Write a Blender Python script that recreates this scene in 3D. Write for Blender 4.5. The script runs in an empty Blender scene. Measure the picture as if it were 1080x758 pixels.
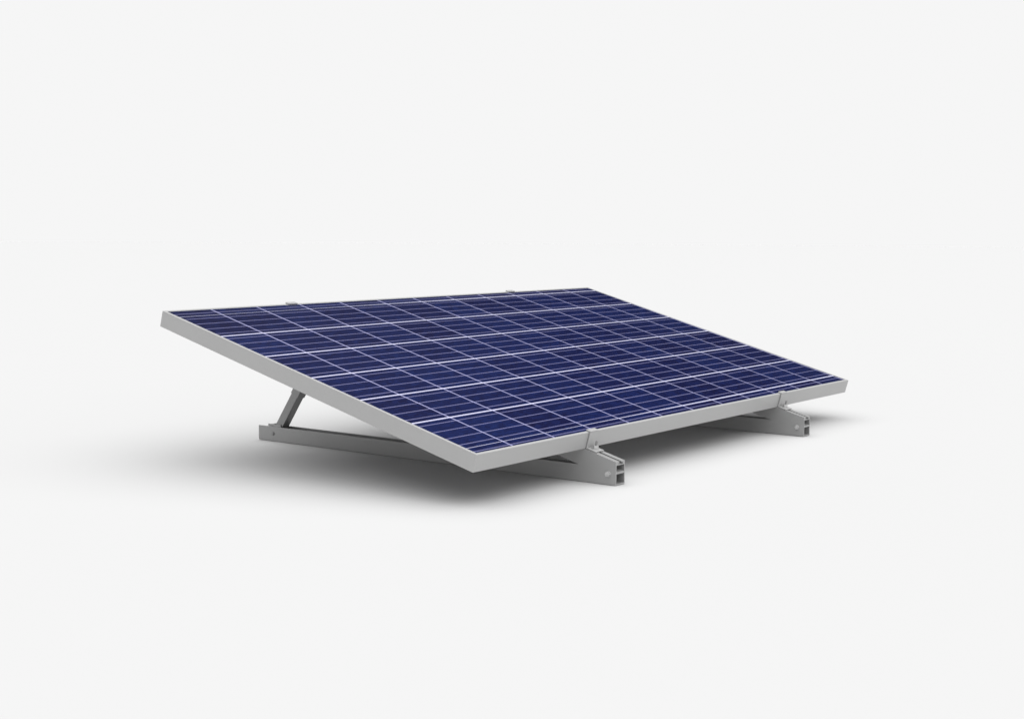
import bpy, bmesh, math
from mathutils import Vector, Matrix

scene = bpy.context.scene
COL = scene.collection

# ------------------------------------------------------------------ sizes (metres)
L, D, H = 1.956, 1.0476, 0.0415          # panel length, depth, frame height
TILT = math.radians(14.914)
ZT = 0.1214                              # height of the front top edge
RACK_X = (0.4555, 1.4823)
RW = 0.040                               # rail width
Y_FRONT, Y_BACK = -0.078, 1.124
BASE_H = 0.042
CT, ST = math.cos(TILT), math.sin(TILT)
T15 = ST / CT
UT = 0.0420                              # upper rail thickness

# ------------------------------------------------------------------ light levels
WALLV = 0.920                            # radiance of the pale backdrop
MID = 0.33                               # surround above the backdrop, dimmed to keep the glass dark
FLOOR_ALB = 0.56
KEY_H, KEY_ANG = 600.0, math.radians(56) # overhead soft source: height and angular radius
_need = WALLV / FLOOR_ALB
def _smooth(v, a, b):
    t = min(1.0, max(0.0, (v - a) / (b - a))); return t * t * (3 - 2 * t)
def surround_light(x, y, z):
    """brightness of the made-up studio surround in direction (x, y, z); the world nodes below are the same formula"""
    mid = max(0.01, MID - 0.15 * y - 0.06 * x + FRONT * max(0.0, -y) ** 2 - SIDE * max(0.0, x) ** 3)
    d = _smooth(z, 0.165, 0.235)
    return (1 - d) * WALLV + d * mid
FRONT, SIDE = 0.72, 0.36  # front glow added for the frame's face, right side dimmed for the glass
_surround = 0.0
for _i in range(60):
    for _j in range(72):
        _z = math.sqrt((_i + 0.5) / 60); _r = math.sqrt(1 - _z * _z); _p = 2 * math.pi * _j / 72
        _surround += surround_light(_r * math.cos(_p), _r * math.sin(_p), _z) / (60 * 72)
KEY_OFF = 110.0                          # how far the source sits towards the front
_a, _h2 = (KEY_H * math.tan(KEY_ANG)) ** 2, KEY_H ** 2 + KEY_OFF ** 2
_form = 0.5 * (1 + (_a - _h2) / math.sqrt((_h2 + _a) ** 2 - 4 * _a * KEY_OFF ** 2))
KEY_L = (_need - _surround) / _form

# ------------------------------------------------------------------ node helpers
class NT:
    def __init__(s, mat):
        s.t = mat.node_tree; s.n = s.t.nodes; s.l = s.t.links
    def new(s, typ, **kw):
        n = s.n.new(typ)
        for k, v in kw.items(): setattr(n, k, v)
        return n
    def put(s, sock, v):
        if isinstance(v, (int, float, tuple, list)): sock.default_value = v
        else: s.l.new(v, sock)
    def m(s, op, a, b=0.0, c=0.0):
        n = s.new('ShaderNodeMath', operation=op)
        s.put(n.inputs[0], a); s.put(n.inputs[1], b); s.put(n.inputs[2], c)
        return n.outputs[0]
    def mix(s, fac, a, b):
        n = s.new('ShaderNodeMix', data_type='RGBA')
        s.put(n.inputs[0], fac); s.put(n.inputs[6], a); s.put(n.inputs[7], b)
        return n.outputs[2]
    def ss(s, v, e0, e1):
        n = s.new('ShaderNodeMapRange', interpolation_type='SMOOTHSTEP')
        s.put(n.inputs[0], v); s.put(n.inputs[1], e0); s.put(n.inputs[2], e1)
        return n.outputs[0]

def material(name):
    m = bpy.data.materials.new(name); m.use_nodes = True
    nt = NT(m)
    return m, nt, m.node_tree.nodes['Principled BSDF']

def aluminium(name, base, metallic=0.25, rough=0.42, tint=(1, 1, 1)):
    m, nt, b = material(name)
    tc = nt.new('ShaderNodeTexCoord')
    mp = nt.new('ShaderNodeMapping'); mp.inputs['Scale'].default_value = (6, 6, 220)
    nt.l.new(tc.outputs['Object'], mp.inputs['Vector'])
    no = nt.new('ShaderNodeTexNoise'); no.inputs['Scale'].default_value = 3.0
    no.inputs['Detail'].default_value = 4
    nt.l.new(mp.outputs[0], no.inputs['Vector'])
    n2 = nt.new('ShaderNodeTexNoise'); n2.inputs['Scale'].default_value = 5.0
    nt.l.new(tc.outputs['Object'], n2.inputs['Vector'])
    k = nt.m('ADD', nt.m('MULTIPLY', no.outputs[0], 0.04), nt.m('MULTIPLY', n2.outputs[0], 0.06))
    k = nt.m('ADD', k, 0.95)
    cc = nt.new('ShaderNodeCombineColor')
    for i in range(3): nt.put(cc.inputs[i], nt.m('MULTIPLY', k, base * tint[i]))
    nt.l.new(cc.outputs[0], b.inputs['Base Color'])
    nt.put(b.inputs['Roughness'], nt.m('ADD', nt.m('MULTIPLY', no.outputs[0], 0.12), rough - 0.06))
    b.inputs['Metallic'].default_value = metallic
    return m

M_FRAME = aluminium('anodised_aluminium', 0.39, 0.15, 0.5)
M_RACK = aluminium('mill_aluminium', 0.32, 0.3, 0.42)
M_STRUT = aluminium('galvanised_steel', 0.27, 0.3, 0.45)
M_BOLT = aluminium('stainless_steel', 0.60, 0.7, 0.3)

def cell_material():
    m, nt, b = material('polycrystalline_cells')
    uv = nt.new('ShaderNodeUVMap', uv_map='cell_grid')
    sp = nt.new('ShaderNodeSeparateXYZ'); nt.l.new(uv.outputs[0], sp.inputs[0])
    u, v = sp.outputs[0], sp.outputs[1]
    fu, fv = nt.m('FRACT', u), nt.m('FRACT', v)
    du = nt.m('SUBTRACT', 0.5, nt.m('ABSOLUTE', nt.m('SUBTRACT', fu, 0.5)))   # distance to nearest column line
    dv = nt.m('SUBTRACT', 0.5, nt.m('ABSOLUTE', nt.m('SUBTRACT', fv, 0.5)))
    # the lowest and highest row lines start narrow and widen towards the right end
    low = nt.m('ADD', nt.m('LESS_THAN', nt.m('ABSOLUTE', v), 0.3), nt.m('GREATER_THAN', v, 5.7))
    grow = nt.ss(u, 2.5, 7.5)
    wrow = nt.m('SUBTRACT', 0.021, nt.m('MULTIPLY', nt.m('MULTIPLY', low, nt.m('SUBTRACT', 1.0, grow)), 0.015))
    colm = nt.m('SUBTRACT', 1.0, nt.ss(du, 0.010, 0.020))
    rowm = nt.m('SUBTRACT', 1.0, nt.ss(dv, nt.m('MULTIPLY', wrow, 0.7), wrow))
    bars = None
    for c in (0.13, 0.37, 0.62, 0.87):
        d = nt.m('ABSOLUTE', nt.m('SUBTRACT', fv, c))
        k = nt.m('SUBTRACT', 1.0, nt.ss(d, 0.007, 0.013))
        bars = k if bars is None else nt.m('MAXIMUM', bars, k)
    # per-cell tint
    fl = nt.new('ShaderNodeCombineXYZ')
    nt.put(fl.inputs[0], nt.m('FLOOR', u)); nt.put(fl.inputs[1], nt.m('FLOOR', v))
    wn = nt.new('ShaderNodeTexWhiteNoise', noise_dimensions='2D'); nt.l.new(fl.outputs[0], wn.inputs['Vector'])
    # crystal grains
    mp = nt.new('ShaderNodeMapping'); mp.inputs['Scale'].default_value = (5, 11, 1)
    nt.l.new(uv.outputs[0], mp.inputs[0])
    vo = nt.new('ShaderNodeTexVoronoi'); vo.inputs['Scale'].default_value = 2.2
    nt.l.new(mp.outputs[0], vo.inputs['Vector'])
    sc = nt.new('ShaderNodeSeparateColor'); nt.l.new(vo.outputs['Color'], sc.inputs[0])
    c0 = nt.mix(wn.outputs['Value'], (0.0082, 0.0088, 0.046, 1), (0.0100, 0.0175, 0.084, 1))
    c1 = nt.mix(nt.m('MULTIPLY', sc.outputs[0], 0.65), c0, (0.011, 0.021, 0.100, 1))
    c1 = nt.mix(nt.m('MULTIPLY', sc.outputs[1], 0.60), c1, (0.007, 0.006, 0.026, 1))
    cell = nt.mix(nt.m('MULTIPLY', bars, 0.88), c1, (0.20, 0.20, 0.36, 1))
    cell = nt.mix(nt.m('MULTIPLY', colm, 0.85), cell, (0.40, 0.40, 0.63, 1))
    cell = nt.mix(rowm, cell, (0.60, 0.60, 0.78, 1))
    nt.l.new(cell, b.inputs['Base Color'])
    b.inputs['Roughness'].default_value = 0.12
    b.inputs['IOR'].default_value = 1.21
    return m
M_CELL = cell_material()

def plain(name, col, rough=0.6, spec=0.5):
    m, nt, b = material(name)
    b.inputs['Base Color'].default_value = (*col, 1)
    b.inputs['Roughness'].default_value = rough
    b.inputs['Specular IOR Level'].default_value = spec
    return m
M_BACK = plain('grey_backsheet', (0.35, 0.35, 0.36), 0.6)
M_FLOOR = plain('studio_floor_white', (FLOOR_ALB, FLOOR_ALB, FLOOR_ALB), 1.0, 0.0)

# ------------------------------------------------------------------ mesh helpers
def link(name, bm, mat, parent=None, bevel=0.0, segs=2):
    bmesh.ops.recalc_face_normals(bm, faces=bm.faces[:])
    me = bpy.data.meshes.new(name); bm.to_mesh(me); bm.free()
    me.materials.append(mat)
    o = bpy.data.objects.new(name, me); COL.objects.link(o)
    if parent is not None: o.parent = parent
    if bevel:
        md = o.modifiers.new('edge_softening', 'BEVEL'); md.width = bevel; md.segments = segs
        md.limit_method = 'ANGLE'; md.angle_limit = math.radians(35)
        md.harden_normals = True
        for p in me.polygons: p.use_smooth = True
    return o

def box(bm, lo, hi, xf=None):
    vs = [bm.verts.new((x, y, z)) for z in (lo[2], hi[2]) for x, y in
          ((lo[0], lo[1]), (hi[0], lo[1]), (hi[0], hi[1]), (lo[0], hi[1]))]
    for f in ((3, 2, 1, 0), (4, 5, 6, 7), (0, 1, 5, 4), (1, 2, 6, 5), (2, 3, 7, 6), (3, 0, 4, 7)):
        bm.faces.new([vs[i] for i in f])
    if xf is not None:
        for q in vs: q.co = xf @ q.co
    return vs

def prism_x(bm, poly, x0, x1):
    """polygon in (y, z) extruded along x"""
    a = [bm.verts.new((x0, y, z)) for y, z in poly]; b = [bm.verts.new((x1, y, z)) for y, z in poly]
    n = len(poly)
    bm.faces.new(a); bm.faces.new(b[::-1])
    for i in range(n): bm.faces.new((a[i], a[(i + 1) % n], b[(i + 1) % n], b[i]))

def cylinder(bm, c, axis, r, h, n=20):
    """cylinder starting at c, running h along axis"""
    axis = Vector(axis).normalized()
    q = axis.to_track_quat('Z', 'Y').to_matrix().to_4x4(); q.translation = Vector(c)
    ra = [bm.verts.new(q @ Vector((r * math.cos(2 * math.pi * i / n), r * math.sin(2 * math.pi * i / n), 0))) for i in range(n)]
    rb = [bm.verts.new(q @ Vector((r * math.cos(2 * math.pi * i / n), r * math.sin(2 * math.pi * i / n), h))) for i in range(n)]
    bm.faces.new(ra[::-1]); bm.faces.new(rb)
    for i in range(n): bm.faces.new((ra[i], ra[(i + 1) % n], rb[(i + 1) % n], rb[i]))

def extrude_profile(bm, loops, p0, p1):
    """loops of (x, h) points (first outer, others holes); p0/p1 map (x, h) -> Vector at each end"""
    ends = []
    for fn in (p0, p1):
        ls = []
        for lp in loops: ls.append([bm.verts.new(fn(x, h)) for x, h in lp])
        ends.append(ls)
    for la, lb in zip(*ends):
        n = len(la)
        for i in range(n): bm.faces.new((la[i], la[(i + 1) % n], lb[(i + 1) % n], lb[i]))
    for ls in ends:
        es = []
        for lp in ls:
            for i in range(len(lp)):
                es.append(bm.edges.get((lp[i], lp[(i + 1) % len(lp)])))
        bmesh.ops.triangle_fill(bm, use_beauty=True, use_dissolve=False, edges=es)

def empty(name, loc, label, cat, group=None):
    o = bpy.data.objects.new(name, None); COL.objects.link(o); o.location = loc
    o.empty_display_size = 0.1
    o['label'] = label; o['category'] = cat
    if group: o['group'] = group
    return o

# ------------------------------------------------------------------ the floor
bm = bmesh.new()
N = 48; R = 45.0
ring = [bm.verts.new((1 + R * math.cos(2 * math.pi * i / N), R * math.sin(2 * math.pi * i / N), 0)) for i in range(N)]
bm.faces.new(ring)
fl = link('floor', bm, M_FLOOR); fl['kind'] = 'structure'
fl['label'] = 'seamless white studio floor under the panel'; fl['category'] = 'floor'

# ------------------------------------------------------------------ solar panel
panel = empty('solar_panel', (0, 0, 0), 'tilted blue solar panel with a grid of cells in a silver aluminium frame', 'solar panel')
# panel space: x along, y up the slope, z out of the glass; tilted about the front top edge
PM = Matrix.Translation((0, 0, ZT)) @ Matrix.Rotation(TILT, 4, 'X')
LIP = 0.0085; WALL = 0.0028
bm = bmesh.new()
# mitred frame: section (distance in from the edge, height) swept round the rectangle
sec = [(0, 0), (LIP, 0), (LIP, -0.0009), (WALL, -0.0009 - 0.0065), (WALL, -H + 0.002), (0.028, -H + 0.002), (0.028, -H), (0, -H)]
corners = [((0, 0), (1, 1)), ((L, 0), (-1, 1)), ((L, D), (-1, -1)), ((0, D), (1, -1))]
rings = []
for (cx, cy), (dx, dy) in corners:
    rings.append([bm.verts.new((cx + dx * d, cy + dy * d, z)) for d, z in sec])
for i in range(4):
    a, b = rings[i], rings[(i + 1) % 4]
    for j in range(len(sec)):
        k = (j + 1) % len(sec)
        bm.faces.new((a[j], b[j], b[k], a[k]))
frame = link('frame', bm, M_FRAME, panel, 0.0009, 2); frame.matrix_local = PM
# glass with the cells
bm = bmesh.new()
vs = box(bm, (LIP - 0.0015, LIP - 0.0015, -0.0050), (L - LIP + 0.0015, D - LIP + 0.0015, -0.0010))
uvl = bm.loops.layers.uv.new('cell_grid')
for f in bm.faces:
    for lp in f.loops:
        x, y = lp.vert.co.x, lp.vert.co.y
        lp[uvl].uv = (0.1217 + 6.1261 * x - 0.0697 * y, -0.2390 - 0.0420 * x + 6.2741 * y)
glass = link('cell_glass', bm, M_CELL, panel); glass.matrix_local = PM
bm = bmesh.new()
box(bm, (0.0090, 0.0090, -0.0066), (L - 0.0090, D - 0.0090, -0.0053))
bs = link('backsheet', bm, M_BACK, panel); bs.matrix_local = PM

# ------------------------------------------------------------------ mounting rack
def U(y):                       # height of the panel's underside plane at y
    return ZT - H / CT + y * T15
G = 0.0006
def utop(y): return U(y) - G
def ubot(y): return utop(y) - UT / CT

def make_rack(label):
    root = empty('mounting_rack', (0, 0, 0), label, 'mounting rack', 'mounting racks under the panel')
    w = RW / 2
    # base rail: lipped channel whose front is mitred under the upper rail
    zc = ubot(Y_FRONT) - 0.00003
    y0 = Y_FRONT + (BASE_H - zc) / T15
    wall = 0.003
    bm = bmesh.new()
    side = [(Y_FRONT, 0.0012), (Y_BACK, 0.0012), (Y_BACK, BASE_H), (y0, BASE_H), (Y_FRONT, zc)]
    for s in (-1, 1):
        x0, x1 = sorted((s * w, s * (w - wall)))
        prism_x(bm, side, x0, x1)
    box(bm, (-w + wall, Y_FRONT, 0.0012), (w - wall, Y_BACK, 0.0042))
    base = link('base_rail', bm, M_RACK, root)
    # upper rail: extrusion with a bolt slot along the top, cut vertically at the front
    t = UT; s1, s2, dp, lip = 0.0045, 0.0105, 0.0068, 0.0024
    wb = 0.0135
    outer = [(-w, 0), (-w + wall, 0), (-w + wall, wb), (w - wall, wb), (w - wall, 0), (w, 0),
             (w, t), (s1, t), (s1, t - lip), (s2, t - lip), (s2, t - dp),
             (-s2, t - dp), (-s2, t - lip), (-s1, t - lip), (-s1, t), (-w, t)]
    # (closed by a web between the bolt slot and the lower channel)
    hole = [(-w + wall, wb + 0.0045), (w - wall, wb + 0.0045), (w - wall, t - dp - 0.0016), (-w + wall, t - dp - 0.0016)]
    def front(x, h):
        # vertical cut: point on the plane y = Y_FRONT at distance h above the rail's underside
        return Vector((x, Y_FRONT, ubot(Y_FRONT) + h / CT))
    yb = D * CT + H * ST + 0.035
    def back(x, h):
        return Vector((x, yb - h * ST, ubot(yb) + h * CT))
    bm = bmesh.new()
    extrude_profile(bm, [outer, hole], front, back)
    up = link('upper_rail', bm, M_RACK, root)
    # rear strut: inner tube and a wider sleeve above it
    YS = 0.892
    a = Vector((0, 1.060, 0.030)); b = Vector((0, YS, ubot(YS) + 0.006))
    d = (b - a).normalized(); xax = Vector((1, 0, 0)); yax = d.cross(xax)
    mt = Matrix((xax, yax, d)).transposed().to_4x4(); mt.translation = a
    ln = (b - a).length
    bm = bmesh.new(); box(bm, (-0.0135, -0.0125, 0), (0.0135, 0.0125, ln - 0.02), mt)
    st = link('rear_strut', bm, M_STRUT, root, 0.0015, 2)
    bm = bmesh.new(); box(bm, (-0.0150, -0.0145, 0.127), (0.0150, 0.0145, ln), mt)
    link('sleeve', bm, M_STRUT, st, 0.0012, 2)
    # foot bracket holding the strut in the base rail
    bm = bmesh.new()
    box(bm, (-0.0168, 1.040, 0.006), (-0.0142, 1.074, 0.0490))
    box(bm, (0.0142, 1.040, 0.006), (0.0168, 1.074, 0.0490))
    box(bm, (-0.0168, 1.0745, 0.006), (0.0168, 1.077, 0.0490))
    fb = link('foot_bracket', bm, M_RACK, root, 0.0005, 1)
    # bolts through the side of the rails
    for (y, z, nm) in ((-0.057, 0.0270, 'rail_bolt'), (1.066, 0.0225, 'rail_bolt')):
        for s in (-1, 1):
            bm = bmesh.new()
            cylinder(bm, (s * w, y, z), (s, 0, 0), 0.0070 if y < 0 else 0.0050, 0.0014, 24)
            cylinder(bm, (s * (w + 0.0015), y, z), (s, 0, 0), 0.0064 if y < 0 else 0.0040, 0.0055 if y < 0 else 0.0020, 6)
            if y < 0: cylinder(bm, (s * (w + 0.0071), y, z), (s, 0, 0), 0.0030, 0.0022, 16)
            link(nm, bm, M_BOLT if y < 0 else M_STRUT, root, 0.0004, 1)
    # end clamps, in panel space about the front / back edge
    for end in (0, 1):
        bm = bmesh.new()
        cw = 0.0175
        g = 0.0007
        # y' measured outwards from the frame edge (negative = over the glass)
        fy = (lambda q: -q) if end == 0 else (lambda q: D + q)
        def cb(q0, q1, z0, z1):
            ya, yb_ = sorted((fy(q0), fy(q1)))
            box(bm, (-cw, ya, z0), (cw, yb_, z1), PM)
        cb(-0.0095, g + 0.0034, 0.0004, 0.0040)
        cb(g, g + 0.0034, -H - 0.0004 + 0.0034, 0.0002)
        cb(g + 0.0002, 0.031, -H, -H + 0.0032)
        cl = link('end_clamp', bm, M_FRAME, root, 0.0006, 2)
        q = 0.0165; up_ = PM.to_3x3() @ Vector((0, 0, 1))
        base_p = PM @ Vector((0, fy(q), -H + 0.0033))
        bm = bmesh.new()
        cylinder(bm, base_p, up_, 0.0088, 0.0014, 24)
        cylinder(bm, base_p + up_ * 0.0015, up_, 0.0072, 0.0070, 6)
        link('nut', bm, M_BOLT, cl, 0.0005, 1)
        bm = bmesh.new()
        cylinder(bm, base_p + up_ * 0.0086, up_, 0.0030, 0.0120, 16)
        link('stud', bm, M_STRUT, cl, 0.0004, 1)
    return root

rack = make_rack('silver triangular mounting rack nearer the camera, with its rear strut in view')
rack.location = (RACK_X[0], 0, 0)
r2 = rack.copy(); COL.objects.link(r2); r2.location = (RACK_X[1], 0, 0)
r2['label'] = 'silver mounting rack farther away, under the right end of the panel'
for ch in list(rack.children):
    c = ch.copy(); COL.objects.link(c); c.parent = r2
    for g in ch.children:
        d = g.copy(); COL.objects.link(d); d.parent = c

# ------------------------------------------------------------------ studio light: a surround shaped for frame and glass, with a large soft overhead source
w = bpy.data.worlds.new('World'); scene.world = w; w.use_nodes = True
nt = NT(w); bg = w.node_tree.nodes['Background']
tc = nt.new('ShaderNodeTexCoord')
sp = nt.new('ShaderNodeSeparateXYZ'); nt.l.new(tc.outputs['Generated'], sp.inputs[0])
X, Y, Z = sp.outputs
dip = nt.ss(Z, 0.165, 0.235)
mid = nt.m('ADD', MID, nt.m('ADD', nt.m('MULTIPLY', Y, -0.15), nt.m('MULTIPLY', X, -0.06)))
mid = nt.m('ADD', mid, nt.m('MULTIPLY', nt.m('POWER', nt.m('MAXIMUM', nt.m('MULTIPLY', Y, -1.0), 0.0), 2.0), FRONT))
mid = nt.m('SUBTRACT', mid, nt.m('MULTIPLY', nt.m('POWER', nt.m('MAXIMUM', X, 0.0), 3.0), SIDE))
mid = nt.m('MAXIMUM', mid, 0.01)
v = nt.m('ADD', nt.m('MULTIPLY', nt.m('SUBTRACT', 1.0, dip), WALLV), nt.m('MULTIPLY', dip, mid))
cc = nt.new('ShaderNodeCombineColor')
for i in range(3): nt.put(cc.inputs[i], v)
nt.l.new(cc.outputs[0], bg.inputs['Color'])
bg.inputs['Strength'].default_value = 1.0
w.cycles.sampling_method = 'MANUAL'; w.cycles.sample_map_resolution = 1024

kr = KEY_H * math.tan(KEY_ANG)
ld = bpy.data.lights.new('overhead_softbox', 'AREA'); ld.shape = 'DISK'; ld.size = 2 * kr
ld.energy = KEY_L * math.pi * math.pi * kr * kr
lo = bpy.data.objects.new('overhead_softbox', ld); COL.objects.link(lo); lo.location = (0, -KEY_OFF, KEY_H)

# ------------------------------------------------------------------ camera
cam = bpy.data.cameras.new('camera'); co = bpy.data.objects.new('camera', cam); COL.objects.link(co)
yaw, pitch, roll = 0.935515, -0.0919809, 0.0057627
F = Vector((math.sin(yaw) * math.cos(pitch), math.cos(yaw) * math.cos(pitch), math.sin(pitch)))
Rr = Vector((math.cos(yaw), -math.sin(yaw), 0)); Uu = Rr.cross(F)
R2 = math.cos(roll) * Rr + math.sin(roll) * Uu; U2 = -math.sin(roll) * Rr + math.cos(roll) * Uu
mw = Matrix((R2, U2, -F)).transposed().to_4x4(); mw.translation = (-2.4444, -1.8946, 0.6125)
co.matrix_world = mw
cam.sensor_width = 36; cam.lens = 36 * 1533.28 / 1080
cam.clip_start = 0.05; cam.clip_end = 10000
scene.camera = co

vs = scene.view_settings
vs.view_transform = 'Standard'; vs.look = 'None'; vs.exposure = 0; vs.gamma = 1
